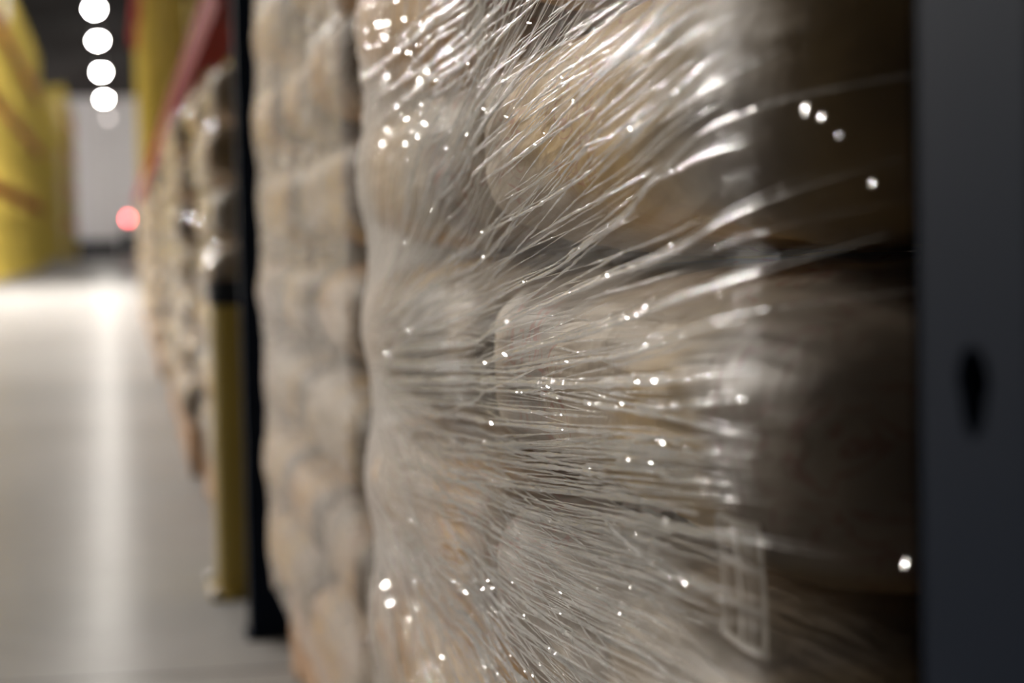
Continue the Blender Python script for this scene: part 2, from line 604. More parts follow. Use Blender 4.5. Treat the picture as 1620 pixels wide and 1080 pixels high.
def grid_cube(n):
    vs, fs = {}, []
    lst = []

    def vid(p):
        k = tuple(round(c * 1e5) for c in p)
        if k not in vs:
            vs[k] = len(lst)
            lst.append(p)
        return vs[k]
    g = [math.tan((-1 + 2 * i / n) * PI / 4) for i in range(n + 1)]
    for ax in range(3):
        for s in (-1, 1):
            for i in range(n):
                for j in range(n):
                    q = []
                    for di, dj in ((0, 0), (1, 0), (1, 1), (0, 1)):
                        p = [0, 0, 0]
                        p[ax] = s
                        p[(ax + 1) % 3] = g[i + di]
                        p[(ax + 2) % 3] = g[j + dj]
                        q.append(vid(tuple(p)))
                    fs.append(q if s > 0 else q[::-1])
    return np.array(lst), fs


PE, QE = 11.0, 3.4
_grid = {}


def sack_mesh(hx, hy, hz, n, seed, amp, shade_span=(.40, .40)):
    if n not in _grid:
        _grid[n] = grid_cube(n)
    d, fs = _grid[n]
    d = d / np.abs(d).max(1, keepdims=True)
    F = (np.abs(d[:, 0]) ** PE + np.abs(d[:, 1]) ** PE) ** (QE / PE) + np.abs(d[:, 2]) ** QE
    p = d * (F ** (-1 / QE))[:, None]
    sc = np.array((hx, hy, hz))
    p = p * sc
    # creases that fan out from the ends, and a lumpy fill
    q = p / np.array((.09, .09, .05))
    lump = vnoise(q + 50, seed) - .5
    q2 = p / np.array((.05, .05, .016))
    cre = np.abs(vnoise(q2 + 90, seed + 3) - .5)
    q3 = p / np.array((.018, .018, .008))
    fine = vnoise(q3 + 20, seed + 5) - .5
    nrm = p / sc ** 2
    nrm /= np.linalg.norm(nrm, axis=1, keepdims=True)
    p = p + nrm * (amp * (lump * 1.2 - cre * .7 + fine * .35) + amp * .10)[:, None]
    me = bpy.data.meshes.new('paper_sack')
    me.from_pydata(p.tolist(), [], fs)
    me.polygons.foreach_set('use_smooth', [True] * len(fs))
    edge = -p[:, 1] / hy + (vnoise(p / np.array((.05, .05, .02)) + 33, seed + 8) - .5) * .22
    endv = np.clip((edge - shade_span[0]) / shade_span[1], 0, 1) * .85 + .15 * np.clip((edge - .93) / .05, 0, 1)  # painted shade, growing towards the near end of the sack
    at = me.attributes.new('shaded_end', 'FLOAT', 'POINT')
    at.data.foreach_set('value', endv.astype(np.float32))
    me.update()
    return me


ORD = ['bottom', 'second', 'third', 'fourth', 'fifth', 'sixth', 'seventh', 'eighth', 'ninth']


def make_stack(y0, y1, xf, z0, th, layers, n, variants, label_of, group, seed, amp=.007, jit=.006, crossed=True):
    """front rows of sacks lying in crossed layers; returns their centres and half sizes"""
    r = random.Random(seed)
    L = y1 - y0
    kinds = {}
    out = []
    for li in range(layers):
        cnt = 2 if li % 2 == 0 or not crossed else 3
        ly = L / cnt
        dep = .36 if cnt == 2 else .5
        for k in range(cnt):
            vkey = (cnt, r.randrange(variants), k == 0 and not crossed)
            hx, hy, hz = dep / 2, ly / 2 - .002, th / 2 - .0005
            if vkey not in kinds:
                kinds[vkey] = sack_mesh(hx, hy, hz, n, seed * 13 + vkey[1] * 7 + cnt, amp,
                                        (.22, .50) if vkey[2] else ((.86, .12) if not crossed else (.40, .40)))
                kinds[vkey].materials.append(M_paper if (vkey[1] + cnt) % 2 else M_paper2)
            me = kinds[vkey]
            o = bpy.data.objects.new('paper_sack', me)
            COL.objects.link(o)
            j = r.uniform(0, jit)
            c = (xf + hx + j, y0 + ly * (k + .5), z0 + th * (li + .5))
            o.location = c
            r.random()
            pos = (('nearer end', 'farther end') if cnt == 2 else ('nearer end', 'middle', 'farther end'))[k]
            tag(o, label_of(ORD[li], pos), 'sack', group)
            out.append((c, (hx, hy, hz)))
    return out


def make_pallet(x0, y0, x1, y1, label):
    t = thing('wooden_pallet', ((x0 + x1) / 2, (y0 + y1) / 2, 0), label, 'pallet', 'wooden pallets')
    hx, hy = (x1 - x0) / 2, (y1 - y0) / 2
    for k in range(7):
        yy = -hy + (2 * hy - .1) * k / 6
        MB().box((-hx, yy, .118), (hx, yy + .1, .139)).build('deck_board', M_wood, t, bevel=.003)
    for k in range(3):
        xx = -hx + (2 * hx - .045) * k / 2
        MB().box((xx, -hy, .022), (xx + .045, hy, .118)).build('stringer', M_wood, t, bevel=.003)
    for k in range(3):
        yy = -hy + (2 * hy - .1) * k / 2
        MB().box((-hx, yy, 0), (hx, yy + .1, .022)).build('bottom_board', M_wood, t, bevel=.003)
    return t


# ------------------------------------------------------------------ stretch film


def outline(y0, y1, xf, back, ins, rc=.03, step=.02):
    """plan path around a stack, a little inside its skin: points and outward normals"""
    pts, nrm = [], []
    xa, ya, yb = xf + ins, y0 + ins, y1 - ins

    def seg(a, b, n):
        L = math.hypot(b[0] - a[0], b[1] - a[1])
        m = max(2, int(L / step))
        for i in range(m):
            u = i / m
            pts.append((a[0] + (b[0] - a[0]) * u, a[1] + (b[1] - a[1]) * u))
            nrm.append(n)

    def arc(c, a0, a1):
        m = max(5, int(rc * 2.2 / step) + 4)
        for i in range(m):
            a = a0 + (a1 - a0) * i / m
            pts.append((c[0] + rc * math.cos(a), c[1] + rc * math.sin(a)))
            nrm.append((math.cos(a), math.sin(a)))
    seg((xf + back, ya), (xa + rc, ya), (0, -1))
    arc((xa + rc, ya + rc), -PI / 2, -PI)
    seg((xa, ya + rc), (xa, yb - rc), (-1, 0))
    arc((xa + rc, yb - rc), PI, PI / 2)
    seg((xa + rc, yb), (xf + back, yb), (0, 1))
    return np.array(pts), np.array(nrm)


def film_depth(sacks, P, N, zs, tmax):
    ts = np.linspace(0, tmax, 26)
    D = np.zeros((len(P), len(zs)))
    for tt in ts:
        X = P + N * tt
        best = np.full(D.shape, 9.0)
        for c, h in sacks:
            a = (np.abs((X[:, 0] - c[0]) / h[0]) ** PE + np.abs((X[:, 1] - c[1]) / h[1]) ** PE) ** (QE / PE)
            b = np.abs((zs - c[2]) / h[2]) ** QE
            best = np.minimum(best, a[:, None] + b[None, :])
        D = np.where(best <= 1, tt, D)
    return D


def par(D, co, R, sign):
    """parabolic dilation (+1) or erosion (-1) along axis 0, co = coordinates"""
    d2 = (co[:, None] - co[None, :]) ** 2 / (2 * R)
    out = np.empty_like(D)
    for j in range(D.shape[1]):
        out[:, j] = (D[None, :, j] - d2).max(1) if sign > 0 else (D[None, :, j] + d2).min(1)
    return out


def close_film(D, s, zs, R):
    A = par(par(D.T, zs, R, 1), zs, R, -1).T if False else par(D.T.copy(), zs, R, 1)
    A = par(A, zs, R, -1).T
    B = par(A.copy(), s, R * 2, 1)
    return par(B, s, R * 2, -1)


def resamp(A, s, s2):
    return np.stack([np.interp(s2, s, A[:, j]) for j in range(A.shape[1])], 1)


def wrap(sacks, y0, y1, xf, z0, z1, back, mat, label, nz, ds, R=.10, rough_amp=.003, pole=None, seed=1, filmveil=.06):
    ins, rc = .05, .025
    P, N = outline(y0, y1, xf, back, ins, rc)
    zs = np.arange(z0, z1, .012)
    s = np.concatenate([[0], np.cumsum(np.linalg.norm(np.diff(P + N * ins, axis=0), axis=1))])
    D = film_depth(sacks, P, N, zs, ins + .012)
    D = close_film(D, s, zs, R)
    # resample finely
    s2 = np.arange(0, s[-1], ds)
    z2 = np.linspace(z0, zs[-1], nz)
    P2 = np.stack([np.interp(s2, s, P[:, 0]), np.interp(s2, s, P[:, 1])], 1)
    N2 = np.stack([np.interp(s2, s, N[:, 0]), np.interp(s2, s, N[:, 1])], 1)
    N2 /= np.linalg.norm(N2, axis=1, keepdims=True)
    D2 = resamp(resamp(D, s, s2).T, zs, z2).T
    K = np.hanning(7)
    K /= K.sum()
    for _ in range(2):
        Dp = np.pad(D2, ((3, 3), (0, 0)), mode='edge')
        D2 = sum(K[k] * Dp[k:k + D2.shape[0]] for k in range(7))
        Dp = np.pad(D2, ((0, 0), (3, 3)), mode='edge')
        D2 = sum(K[k] * Dp[:, k:k + D2.shape[1]] for k in range(7))
    D2 = D2 + .004
    ns, nzz = D2.shape
    Dsm = D2.copy()
    SS, ZZ = np.meshgrid(s2, z2, indexing='ij')
    flat = np.stack([SS.ravel(), ZZ.ravel(), np.zeros(SS.size)], 1)
    if pole is None:
        nv = vnoise(flat * np.array((7, 60, 1)) + 11, seed) + .5 * vnoise(flat * np.array((18, 150, 1)) + 31, seed + 1)
        D2 = D2 + rough_amp * nv.reshape(D2.shape)
        veil = np.full(SS.size, filmveil)
        uvs = np.stack([SS.ravel(), ZZ.ravel()], 1)
    else:
        ps, pz = pole
        ds_, dz_ = ps - flat[:, 0], flat[:, 1] - pz
        r = np.hypot(ds_, dz_)
        al = np.arctan2(dz_, np.maximum(ds_, 0) + .10 + .25 * np.maximum(-ds_, 0))
        q = np.stack([r * 1.3, al * 70, np.zeros_like(r)], 1)
        q2 = np.stack([r * 2.5, al * 170, np.zeros_like(r)], 1)
        rid = (1 - np.abs(2 * vnoise(q + 7, seed) - 1)) ** 2 + .5 * (1 - np.abs(2 * vnoise(q2 + 17, seed + 1) - 1)) ** 2
        fade = np.clip(r / .25, .15, 1)
        D2 = D2 + rough_amp * (rid * fade).reshape(D2.shape)
        veil = (.085 + .42 * np.exp(-(r / .30) ** 2) + .20 * np.exp(-(r / .75) ** 2)) * np.clip((1.06 - r) / .15, .02, 1) + .55 * np.exp(-((ps - .02 - flat[:, 0]) / .09) ** 2 - (dz_ / .22) ** 4)
        uvs = np.stack([r, al], 1)
    XY = P2[:, None, :] + N2[:, None, :] * D2[:, :, None]
    V = np.concatenate([XY, ZZ[:, :, None]], 2).reshape(-1, 3)
    idx = np.arange(ns * nzz).reshape(ns, nzz)
    Fq = np.stack([idx[:-1, :-1], idx[1:, :-1], idx[1:, 1:], idx[:-1, 1:]], -1).reshape(-1, 4)[:, ::-1]
    me = bpy.data.meshes.new('stretch_wrap')
    me.from_pydata(V.tolist(), [], Fq.tolist())
    me.polygons.foreach_set('use_smooth', [True] * len(Fq))
    uvl = me.uv_layers.new(name='UVMap')
    li = np.empty(len(me.loops), np.int32)
    me.loops.foreach_get('vertex_index', li)
    uvl.data.foreach_set('uv', uvs[li].astype(np.float32).ravel())
    at = me.attributes.new('veil', 'FLOAT', 'POINT')
    at.data.foreach_set('value', veil.astype(np.float32))
    me.update()
    o = link('stretch_wrap', me, mat)
    tag(o, label, 'stretch film', 'stretch film around sack stacks')
    return o, dict(s=s2, z=z2, P=P2, N=N2, D=Dsm)


# ---- the two stacks inside the blue rack
TH = .1225
NY0, NY1 = .575, 1.70
near = make_stack(NY0, NY1, .196, .14, TH, 7, 40, 3,
                  lambda l, p: f'paper sack at the {p} of the {l} layer in the nearest wrapped stack', 'sacks in the nearest stack', 3, .008, crossed=False)
make_pallet(.215, NY0 + .02, 1.2, NY1 - .01, 'wooden pallet under the nearest wrapped stack, mostly out of sight')
POLE = None
FY0, FY1 = 1.75, 2.97
far = make_stack(FY0, FY1, .200, .14, TH, 8, 24, 2,
                 lambda l, p: f'tan paper sack at the {p} of the {l} layer in the second wrapped stack', 'sacks in the second stack', 5, .006, .008)
make_pallet(.235, FY0 + .02, 1.25, FY1 + .02, 'brown wooden pallet under the second wrapped stack beside the dark blue post')
wrap(far, FY0, FY1, .200, .142, 1.11, .30, M_filmmid, 'stretch film around the second stack beside the dark blue post', 160, .012, R=.26, rough_amp=.0025, seed=4)

# arc length on the near film where the gather sits
NX = .196
_P, _N = outline(NY0, NY1, NX, .30, .05, .025)
_s = np.concatenate([[0], np.cumsum(np.linalg.norm(np.diff(_P + _N * .05, axis=0), axis=1))])
_front = [i for i in range(len(_P)) if _N[i][0] < -.99]


def s_of_y(y):
    return float(np.interp(y, [_P[i][1] for i in _front], [_s[i] for i in _front]))


pole = (s_of_y(1.60) + .03, .53)
film, FD = wrap(near, NY0, NY1, NX, .20, .95, .30, M_film, 'clear stretch film fanning out in shiny pleats around the nearest stack',
                430, .004, R=.14, rough_amp=.0022, pole=pole, seed=2)

# ---- bunched pleats of that film
_sm = FD['D'].copy()
for _ in range(3):
    K = np.hanning(31)
    K /= K.sum()
    Dp = np.pad(_sm, ((15, 15), (0, 0)), mode='edge')
    _sm = sum(K[k] * Dp[k:k + _sm.shape[0]] for k in range(31))
    Dp = np.pad(_sm, ((0, 0), (15, 15)), mode='edge')
    _sm = sum(K[k] * Dp[:, k:k + _sm.shape[1]] for k in range(31))
_top = np.maximum(_sm, FD['D']) + .002


def on_film(s, z, lift):
    """point on the film at arc length s, height z, lifted off it"""
    i = (s - FD['s'][0]) / (FD['s'][1] - FD['s'][0])
    j = (z - FD['z'][0]) / (FD['z'][1] - FD['z'][0])
    i = min(max(i, 0), len(FD['s']) - 1.001)
    j = min(max(j, 0), len(FD['z']) - 1.001)
    a, b = int(i), int(j)
    u, v = i - a, j - b
    T = _top
    d = (T[a, b] * (1 - u) + T[a + 1, b] * u) * (1 - v) + (T[a, b + 1] * (1 - u) + T[a + 1, b + 1] * u) * v
    p = FD['P'][a] * (1 - u) + FD['P'][a + 1] * u
    n = FD['N'][a] * (1 - u) + FD['N'][a + 1] * u
    p = p + n * (d + lift)
    return Vector((p[0], p[1], z))


def pix_sz(px, py):
    """where the line of sight through a picture point meets the stack: arc length and height"""
    d = pix_dir(px, py)
    k = (NX - .004) / d.x
    y = d.y * k
    if y >= NY0 + .13:
        yy = min(y, NY1 - .03)
        s = s_of_y(yy)
        if y > NY1 - .03:
            s += min(y - NY1 + .03, .06)
        return s, CAM_Z + d.z * k
    # round the near corner and on the end face: look for the film point on this line of sight
    best = None
    z = .64
    for s_ in np.linspace(.02, s_of_y(NY0 + .16), 110):
        p = on_film(s_, z, .0)
        for _ in range(2):
            v = p - Vector((0, 0, CAM_Z))
            dep = v.dot(fwd)
            z = p.z + (540 - F_PX * v.dot(up) / dep - py) * dep / F_PX
            p = on_film(s_, min(max(z, .21), .94), .0)
        v = p - Vector((0, 0, CAM_Z))
        e = abs(810 + F_PX * v.dot(right) / v.dot(fwd) - px)
        if best is None or e < best[0]:
            best = (e, s_, z)
    return best[1], best[2]


PV, PF, PA = [], [], []


def strand(pts, r, veil=.4, lift=.002, wob=.0012, seed=0):
    """pts: (s, z) along the pleat"""
    q = [Vector((a, b, 0)) for a, b in pts]
    L = sum((b - a).length for a, b in zip(q[:-1], q[1:]))
    m = max(10, min(90, int(L / .008)))
    cum = [0]
    for a, b in zip(q[:-1], q[1:]):
        cum.append(cum[-1] + (b - a).length)
    us = np.linspace(0, cum[-1], m)
    ss = np.interp(us, cum, [p.x for p in q])
    zz = np.interp(us, cum, [p.y for p in q])
    if len(q) > 2:
        k = np.array([1, 2, 3, 2, 1]) / 9
        for _ in range(2):
            ss[2:-2] = np.convolve(ss, k, 'valid')
            zz[2:-2] = np.convolve(zz, k, 'valid')
    w1 = vnoise(np.stack([us * 9 + seed * 3.7, np.full(m, seed * 1.3), np.zeros(m)], 1), 5) - .5
    w2 = vnoise(np.stack([us * 28 + seed * 1.7, np.full(m, seed * 2.1), np.ones(m)], 1), 6) - .5
    mb = MB()
    P3 = [on_film(ss[i], zz[i] + w1[i] * wob * .3, lift + (w2[i] + .5) * wob * .6) for i in range(m)]
    taper = np.minimum(1, np.minimum(np.linspace(0, 1, m), np.linspace(1, 0, m)) * 7 + .12)
    rw = .65 + .7 * vnoise(np.stack([us * 22 + seed, np.full(m, seed * .7), np.zeros(m)], 1), 9)
    jj = np.random.default_rng(seed + 5).normal(0, 1, (m, 3))
    P3 = [p + Vector((jj[i, 0] * .00012, jj[i, 1] * .0004, jj[i, 2] * .00005)) * min(1, r / .0006) for i, p in enumerate(P3)]
    rw = rw * np.random.default_rng(seed + 9).uniform(.6, 1.35, m)
    mb.tube(P3, list(r * taper * rw), 5, flat=.6)
    n = len(PV)
    PV.extend(mb.v)
    PF.extend([tuple(n + k for k in f) for f in mb.f])
    PA.extend([veil] * len(mb.v))


# pleats traced from their course across the stack
TRACED = [
    ([(588, 490), (627, 400), (720, 220), (827, 33), (845, -10)], .9, .5),
    ([(600, 480), (650, 370), (740, 205), (842, 40)], .6, .4),
    ([(592, 510), (682, 333), (767, 207), (867, 44)], .9, .45),
    ([(640, 420), (700, 290), (760, 200)], .5, .4),
    ([(820, 172), (860, 120), (893, 96), (960, 30)], .6, .5),
    ([(727, 381), (845, 326), (930, 274), (997, 218), (1071, 163), (1140, 110)], .8, .5),
    ([(827, 378), (901, 337), (986, 293), (1060, 262)], .6, .5),
    ([(860, 230), (893, 189), (945, 137), (1012, 70), (1060, 20)], .7, .5),
    ([(849, 322), (880, 290), (930, 230), (971, 219), (1060, 163)], .6, .5),
    ([(886, 400), (986, 340), (1041, 289), (1100, 263), (1180, 230), (1210, 218)], .8, .5),
    ([(593, 521), (680, 455), (786, 383)], .8, .45),
    ([(603, 496), (695, 412), (737, 380), (800, 330)], .7, .4),
    ([(600, 530), (691, 521), (737, 489), (807, 454), (871, 422), (920, 384), (1000, 340)], .8, .5),
    ([(598, 560), (737, 545), (821, 496), (892, 464), (962, 433), (1029, 408), (1130, 370), (1200, 331), (1330, 285), (1430, 250)], 1.0, .5),
    ([(600, 553), (744, 538), (793, 521), (832, 510)], .6, .5),
    ([(598, 575), (765, 577), (807, 559), (920, 528), (1015, 493), (1100, 468), (1160, 455), (1283, 404), (1400, 370)], 1.2, .55),
    ([(605, 580), (807, 588), (892, 573), (980, 563), (1100, 531), (1214, 503)], 1.0, .55),
    ([(590, 605), (726, 602), (821, 605), (910, 609), (1000, 604), (1100, 599), (1214, 587)], 1.6, .5),
    ([(595, 612), (760, 618), (846, 619), (870, 611), (910, 613)], .8, .6),
    ([(786, 619), (846, 621), (910, 633), (1030, 655), (1120, 668), (1210, 690)], 1.0, .45),
    ([(930, 621), (1000, 640), (1070, 645), (1115, 637), (1200, 630)], 1.1, .45),
    ([(600, 640), (760, 668), (900, 680), (1040, 688), (1130, 720)], 1.1, .45),
    ([(600, 630), (730, 640), (880, 655), (960, 660)], .8, .5),
    ([(610, 672), (720, 690), (800, 712), (870, 730), (960, 745)], .7, .45),
    ([(608, 700), (800, 716), (960, 722), (1100, 735)], .7, .4),
    ([(606, 720), (740, 770), (800, 800), (880, 832), (900, 838)], .8, .5),
    ([(606, 728), (700, 745), (820, 773), (914, 782), (1000, 790), (1180, 800)], .8, .45),
    ([(607, 740), (700, 758), (780, 795), (850, 825), (930, 836), (1040, 850)], .7, .5),
    ([(610, 760), (720, 800), (830, 870), (900, 900), (1000, 932), (1100, 970)], 1.0, .5),
    ([(612, 770), (760, 840), (860, 900), (960, 960), (1060, 1030)], .8, .45),
    ([(614, 790), (740, 880), (840, 960), (920, 1020), (1000, 1090)], .9, .45),
    ([(612, 815), (700, 900), (780, 990), (850, 1090)], .9, .5),
    ([(612, 840), (670, 930), (720, 1000), (770, 1090)], 1.0, .5),
    ([(603, 860), (640, 950), (690, 1090)], 1.2, .5),
    ([(590, 880), (605, 940), (620, 990), (640, 1090)], 1.6, .5),
    ([(575, 880), (585, 970), (600, 1090)], 1.3, .45),
    ([(940, 815), (985, 870), (1010, 880), (1060, 905), (1160, 940)], .9, .55),
    ([(1000, 805), (1080, 840), (1200, 850), (1350, 880)], .8, .4),
    ([(560, 130), (640, 70), (720, -10)], 1.2, .5),
    ([(578, 160), (660, 110), (760, 30), (800, -10)], 1.1, .5),
    ([(590, 190), (700, 110), (830, 10)], .7, .45),
    ([(590, 240), (640, 205), (690, 165)], .6, .5),
]
for k, (pp, r, v) in enumerate(TRACED):
    sz = [pix_sz(a, b) for a, b in pp]
    strand(sz, r * .0011, v * 1.0, .003, .0016, k)
    if r > .75:
        strand([(a + .002, b + .0022) for a, b in sz], r * .0005, v * .8, .002, .002, k + 300)

# finer pleats between them, all running out from the gather
for k in range(560):
    u = rnd.random()
    if u < .40:      # right and slightly up
        ang = rnd.uniform(.0, .46)
        sz0 = rnd.uniform(.50, .58)
    elif u < .88:      # right and down
        ang = -rnd.uniform(0, .44)
        sz0 = rnd.uniform(.43, .56)
    else:
        ang = rnd.uniform(.2, .5)
        sz0 = rnd.uniform(.60, .80)
    r0 = rnd.uniform(.0, .55) if rnd.random() < .7 else rnd.uniform(.4, .8)
    ln = rnd.uniform(.12, .55)
    s0 = pole[0] - .01
    bend = rnd.uniform(-.02, .02)
    pts = []
    for i in range(7):
        rr = r0 + ln * i / 6
        an = ang + bend * i / 6
        if s0 - rr * math.cos(an) < s_of_y(.64) and k % 3:
            break
        pts.append((s0 - rr * math.cos(an), sz0 + rr * math.sin(an)))
    if len(pts) < 3:
        continue
    strand(pts, rnd.uniform(.00015, .0006), rnd.uniform(.2, .5), .001 + rnd.random() * .002, .0014, k + 1000)

# pleats low down, fanning toward the floor and the near end
for k in range(300):
    a0 = rnd.uniform(-.02, 1.0)
    px, py = rnd.uniform(600, 1000), rnd.uniform(690, 1070)
    tx, ty = 560 + rnd.gauss(0, 12), 700 + (py - 700) * .42 + rnd.gauss(0, 14)
    dx, dy = px - tx, py - ty
    L = math.hypot(dx, dy)
    ln = min(rnd.uniform(70, 420), rnd.uniform(1040, 1240) - px)
    dx, dy = dx / L, dy / L
    bow = rnd.uniform(-.03, .03)
    strand([pix_sz(px + dx * ln * q - dy * bow * ln * q * q, py + dy * ln * q + dx * bow * ln * q * q) for q in (0, .25, .5, .75, 1)],
           rnd.uniform(.00014, .0005) if k % 6 else rnd.uniform(.0006, .0011), rnd.uniform(.12, .4), .001 + rnd.random() * .003, .0015, k + 6000)
# pleats of the upper turn of film, running up and toward the near end
for k in range(150):
    px = rnd.uniform(572, 1060)
    py = rnd.uniform(-60, 330) - max(0, px - 900) * .25
    an = math.radians(rnd.gauss(44, 5) - (px - 580) * .022)
    ln = rnd.uniform(50, 260)
    strand([pix_sz(px + ln * q * math.cos(an), py - ln * q * math.sin(an)) for q in (0, .33, .66, 1)],
           rnd.uniform(.0002, .0009) * (1.3 if px < 760 else .8), rnd.uniform(.15, .5), .001 + rnd.random() * .003, .002, k + 3000)

# small facets added on the film, aimed to mirror lamps as glints
FV, FF = [], []


def glint(p, lamp, rad, stretch=1.0, ax=(0, 0, 1), tilt=(0, 0, 0)):
    v = (Vector((0, 0, CAM_Z)) - p).normalized()
    l = (Vector(lamp) - p).normalized()
    n = ((v + l).normalized() + Vector(tilt)).normalized()
    a = Vector(ax).cross(n).normalized()
    b = n.cross(a)
    k0 = len(FV)
    for ring in (0, .5, 1):
        for k in range(10 if ring else 1):
            an = 2 * PI * k / 10
            FV.append(tuple(p + a * (rad * ring * math.cos(an)) + b * (rad * stretch * ring * math.sin(an)) - n * (rad * .012 * ring * ring)))
    for k in range(10):
        k2 = (k + 1) % 10
        FF.append((k0, k0 + 1 + k, k0 + 1 + k2))
        FF.append((k0 + 1 + k, k0 + 11 + k, k0 + 11 + k2, k0 + 1 + k2))


def glint_mesh(name, parent):
    me = bpy.data.meshes.new(name)
    me.from_pydata(FV, [], FF)
    me.polygons.foreach_set('use_smooth', [True] * len(FF))
    at = me.attributes.new('veil', 'FLOAT', 'POINT')
    at.data.foreach_set('value', np.full(len(FV), .35, np.float32))
    me.update()
    o = link(name, me, M_glint, parent)
    o['kind'] = 'stuff'
    FV.clear()
    FF.clear()
    return o


LAMP_A = (-.60, 12.0, LZ)
LAMP_B = (-7.0, 1.5, LZ)
for px, py, rad, st in ((1340, 215, .0009, 1), (1300, 178, .0011, 1.3), (1282, 172, .0010, 1.3), (1316, 186, .0010, 1.2), (1376, 290, .0010, 1), (1199, 331, .0006, 1),
                        (1436, 885, .0010, 1.6), (1158, 465, .0009, 1), (1095, 270, .0009, 1), (600, 38, .0022, 1.2), (606, 60, .0018, 1),
                        (604, 925, .0020, 2.2), (611, 955, .0022, 1.3), (1105, 600, .0005, 1.2), (985, 868, .0005, 2)):
    a, b = pix_sz(px, py)
    glint(on_film(a, b, .004 if px < 1205 else .007), LAMP_A if px < 1205 else LAMP_B, rad, st)
r2 = random.Random(11)
def tl(sd):
    return (r2.gauss(0, sd), r2.gauss(0, sd), r2.gauss(0, sd))
for pp, r, v in TRACED:
    for q in range(max(1, int(len(pp) * .9))):
        i = r2.randrange(len(pp) - 1)
        u = r2.random()
        px, py = pp[i][0] * (1 - u) + pp[i + 1][0] * u, pp[i][1] * (1 - u) + pp[i + 1][1] * u
        if not (585 < px < 1200 and -5 < py < 1085) or r2.random() < .25:
            continue
        a, b = pix_sz(px, py)
        a1, b1 = pix_sz(px + (pp[i + 1][0] - pp[i][0]) * .05, py + (pp[i + 1][1] - pp[i][1]) * .05)
        p0, p1 = on_film(a, b, .0055), on_film(a1, b1, .0055)
        glint(p0, LAMP_A, r2.uniform(.0002, .00055) * r, r2.uniform(2, 6), tuple((p1 - p0).normalized()), tl(.012))
for k in range(75):
    px = 578 + abs(r2.gauss(0, 115))
    py = r2.uniform(-5, 265) - max(0, px - 640) * .45
    a, b = pix_sz(px, py)
    a1, b1 = pix_sz(px + 8, py - 8)
    p0, p1 = on_film(a, b, .005), on_film(a1, b1, .005)
    glint(p0, LAMP_A, r2.uniform(.0002, .0008), r2.uniform(1.5, 5), tuple((p1 - p0).normalized()), tl(.012))
for k in range(45):
    px, py = r2.uniform(640, 900), r2.uniform(900, 1085)
    py += (px - 640) * .12
    a, b = pix_sz(px, py)
    a1, b1 = pix_sz(px + 6, py + 9)
    p0, p1 = on_film(a, b, .005), on_film(a1, b1, .005)
    glint(p0, LAMP_A, r2.uniform(.00025, .0007), r2.uniform(1, 3.2), tuple((p1 - p0).normalized()), tl(.012))
glint_mesh('film_glint', film)

# pale printed block stuck under the film
LV, LF = [], []
def bar(s0, s1, za, zb):
    n = len(LV)
    m = 6
    for i in range(m + 1):
        for j in (0, 1):
            u = i / m
            LV.append(tuple(on_film(s0 + (s1 - s0) * (j if zb - za > .02 else u), za + (zb - za) * (u if zb - za > .02 else j), -.0052)))
    for i in range(m):
        LF.append((n + 2 * i, n + 2 * i + 1, n + 2 * i + 3, n + 2 * i + 2))
sl = s_of_y(.668)
for q, wd in ((0, .004), (.007, .0015), (.011, .0015), (.022, .005), (.030, .002), (.036, .002), (.042, .004)):
    bar(sl - q, sl - q - wd, .500, .545)
for zz_ in (.500, .513, .527, .542):
    bar(sl, sl - .046, zz_, zz_ + .003)
me = bpy.data.meshes.new('printed_block')
me.from_pydata(LV, [], LF)
me.update()
o = link('printed_block', me, paint('pale_print', (.40, .36, .31), .6), film)
o['label'] = 'pale printed block of bars'

me = bpy.data.meshes.new('pleats')
me.from_pydata(PV, [], PF)
me.polygons.foreach_set('use_smooth', [False] * len(PF))
at = me.attributes.new('veil', 'FLOAT', 'POINT')
at.data.foreach_set('value', np.array(PA, np.float32))
me.update()
o = link('pleats', me, M_pleat, film)
o['kind'] = 'stuff'
o['label'] = 'white bunched pleats of the film'

# ------------------------------------------------------------------ stacks in the yellow rack beyond
BACK = [
    (4.12, 5.20, .178, 7, 'first stack behind the yellow column guard'),
    (5.55, 6.65, .156, 7, 'second stack behind the yellow column guard'),
    (6.95, 8.30, .164, 7, 'third stack behind the yellow column guard'),
    (9.75, 10.95, .157, 7, 'fourth stack behind the yellow column guard'),
    (12.6, 13.8, .165, 7, 'fifth stack behind the yellow column guard'),
    (15.4, 16.6, .170, 7, 'last but one stack in the right yellow rack'),
    (18.2, 19.4, .175, 7, 'farthest stack in the right yellow rack'),
]
for i, (a, b, xf, nl, desc) in enumerate(BACK):
    st = make_stack(a, b, xf, .14, .126, nl, 10, 2, lambda l, p: f'paper sack, {l} layer, {p}, {desc}',
                    f'sacks in the {desc}', 20 + i, .010, .022)
    make_pallet(xf + .02, a + .02, xf + 1.0, b - .02, f'wooden pallet under the {desc}')
    wr_, _q = wrap(st, a, b, xf, .142, .14 + .126 * nl - .01, .30, M_filmfar, f'stretch film around the {desc}', 90, .02, R=.05, rough_amp=.010, seed=40 + i)

    if i in (0, 1):  # facets added on these two wraps as background lamp glints
        bk = bpy.data.objects[-1] if False else wr_
        for px, py, where, val in ((350, 395, 'y', 4.10), (310, 346, 'x', .170), (340, 388, 'y', 4.10)) if i == 0 else ((294, 176, 'y', 5.53), (293, 345, 'x', .148)):
            d = pix_dir(px, py)
            k = val / (d.y if where == 'y' else d.x)
            glint(Vector((d.x * k, d.y * k, CAM_Z + d.z * k)), LAMP_A, .0045 if py not in (176, 395) else .006)
        glint_mesh('film_glint', wr_)

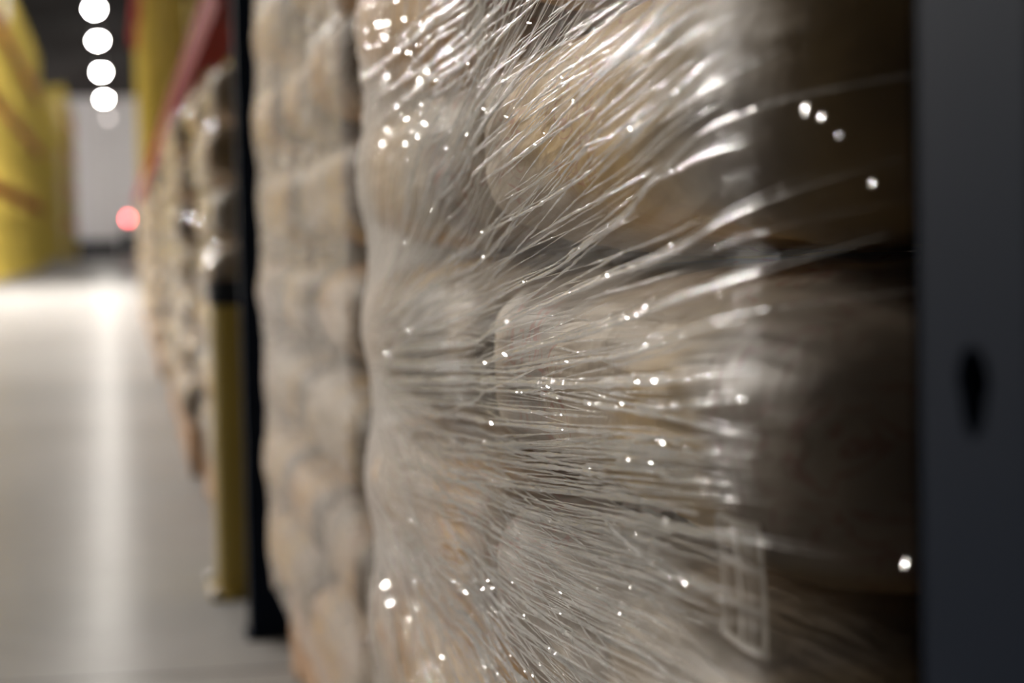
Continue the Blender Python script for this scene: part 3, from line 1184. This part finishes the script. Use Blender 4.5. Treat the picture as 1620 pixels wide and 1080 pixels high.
# unseen stack added beside the camera to keep the near end dark
st = make_stack(-.98, .10, .215, .14, TH, 7, 14, 2, lambda l, p: f'paper sack, {l} layer, {p}, light-blocking stack added beside the camera', 'sacks of the added light blocker', 77, .006)
make_pallet(.24, -.96, 1.2, .08, 'wooden pallet under the light-blocking stack added beside the camera')
wrap(st, -.98, .10, .215, .142, .985, .30, M_filmfar, 'stretch film around the light-blocking stack added beside the camera', 90, .02, R=.12, rough_amp=.003, seed=78)

# white wrapped load high in the left rack
t = thing('wrapped_load', (-2.80, 45.72, 5.552), 'white wrapped load high up in the left yellow rack', 'load')
MB().box((-.5, -.53, .12), (.5, .53, 1.15)).build('wrapped_goods', paint('white_wrap', (.8, .77, .76), .3), t, bevel=.05)
mb = MB()
for k in range(5):
    mb.box((-.45, -.53 + .235 * k, .10), (.45, -.41 + .235 * k, .12))
mb.build('pallet_deck', M_wood, t)
mb = MB()
for k in range(3):
    mb.box((-.45 + .40 * k, -.53, 0), (-.35 + .40 * k, .53, .10))
mb.build('pallet_runner', M_wood, t)

# ------------------------------------------------------------------ far end of the aisle
t = thing('forklift', (.55, 112.0, 0), 'dark forklift truck with a red lamp at the far end of the aisle', 'forklift')
MB().box((-.42, -.2, .18), (.42, 1.1, .95)).build('body', M_teal, t, bevel=.06)
MB().box((-.40, 1.0, .25), (.40, 1.45, 1.05)).build('counterweight', M_teal, t, bevel=.08)
mb = MB()
for sx in (-.28, .28):
    mb.box((sx - .04, -.42, .05), (sx + .04, -.28, 2.0))
for z in (.4, 1.2, 1.92):
    mb.box((-.28, -.40, z), (.28, -.30, z + .08))
mb.build('mast', M_black, t)
mb = MB()
for sx in (-.38, .34):
    for sy in (-.1, .95):
        mb.box((sx, sy, .95), (sx + .04, sy + .05, 1.95))
for k in range(5):
    mb.box((-.40, -.1 + .25 * k, 1.95), (.40, -.02 + .25 * k, 2.0))
mb.build('overhead_guard', M_black, t)
MB().box((-.25, .35, .95), (.25, .5, 1.45)).build('seat', M_black, t, bevel=.04)
for sx in (-.25, .17):
    MB().box((sx, -1.35, .06), (sx + .08, -.42, .1)).build('fork', M_black, t)
for sx in (-.42, .30):
    for sy, r in ((.0, .24), (.95, .22)):
        mb = MB()
        mb.tube([(sx, sy, r), (sx + .14, sy, r)], r, 18)
        mb.build('wheel', M_black, t)
MB().lathe([(.07, 2.0), (.10, 2.22), (.05, 2.34)], (-.05, .1, 0), 12).build('beacon', M_redlamp, t)

t = thing('dock_ramp', (-1.35, Y_WALL - 1.2, 0), 'low dark loading ramp at the foot of the far pale wall', 'ramp')
mb = MB()
mb.v = [(-1.3, -1.0, 0), (1.3, -1.0, 0), (1.3, 1.2, 0), (-1.3, 1.2, 0), (-1.3, -.9, 1.0), (1.3, -.9, 1.0), (1.3, 1.2, 1.1), (-1.3, 1.2, 1.1)]
mb.f = [(3, 2, 1, 0), (4, 5, 6, 7), (0, 1, 5, 4), (1, 2, 6, 5), (2, 3, 7, 6), (3, 0, 4, 7)]
mb.build('ramp_plate', M_black, t, bevel=.02)
for sx in (-1.36, 1.26):
    MB().box((sx, -.8, .0), (sx + .1, 1.15, 1.0)).build('side_rail', M_black, t)
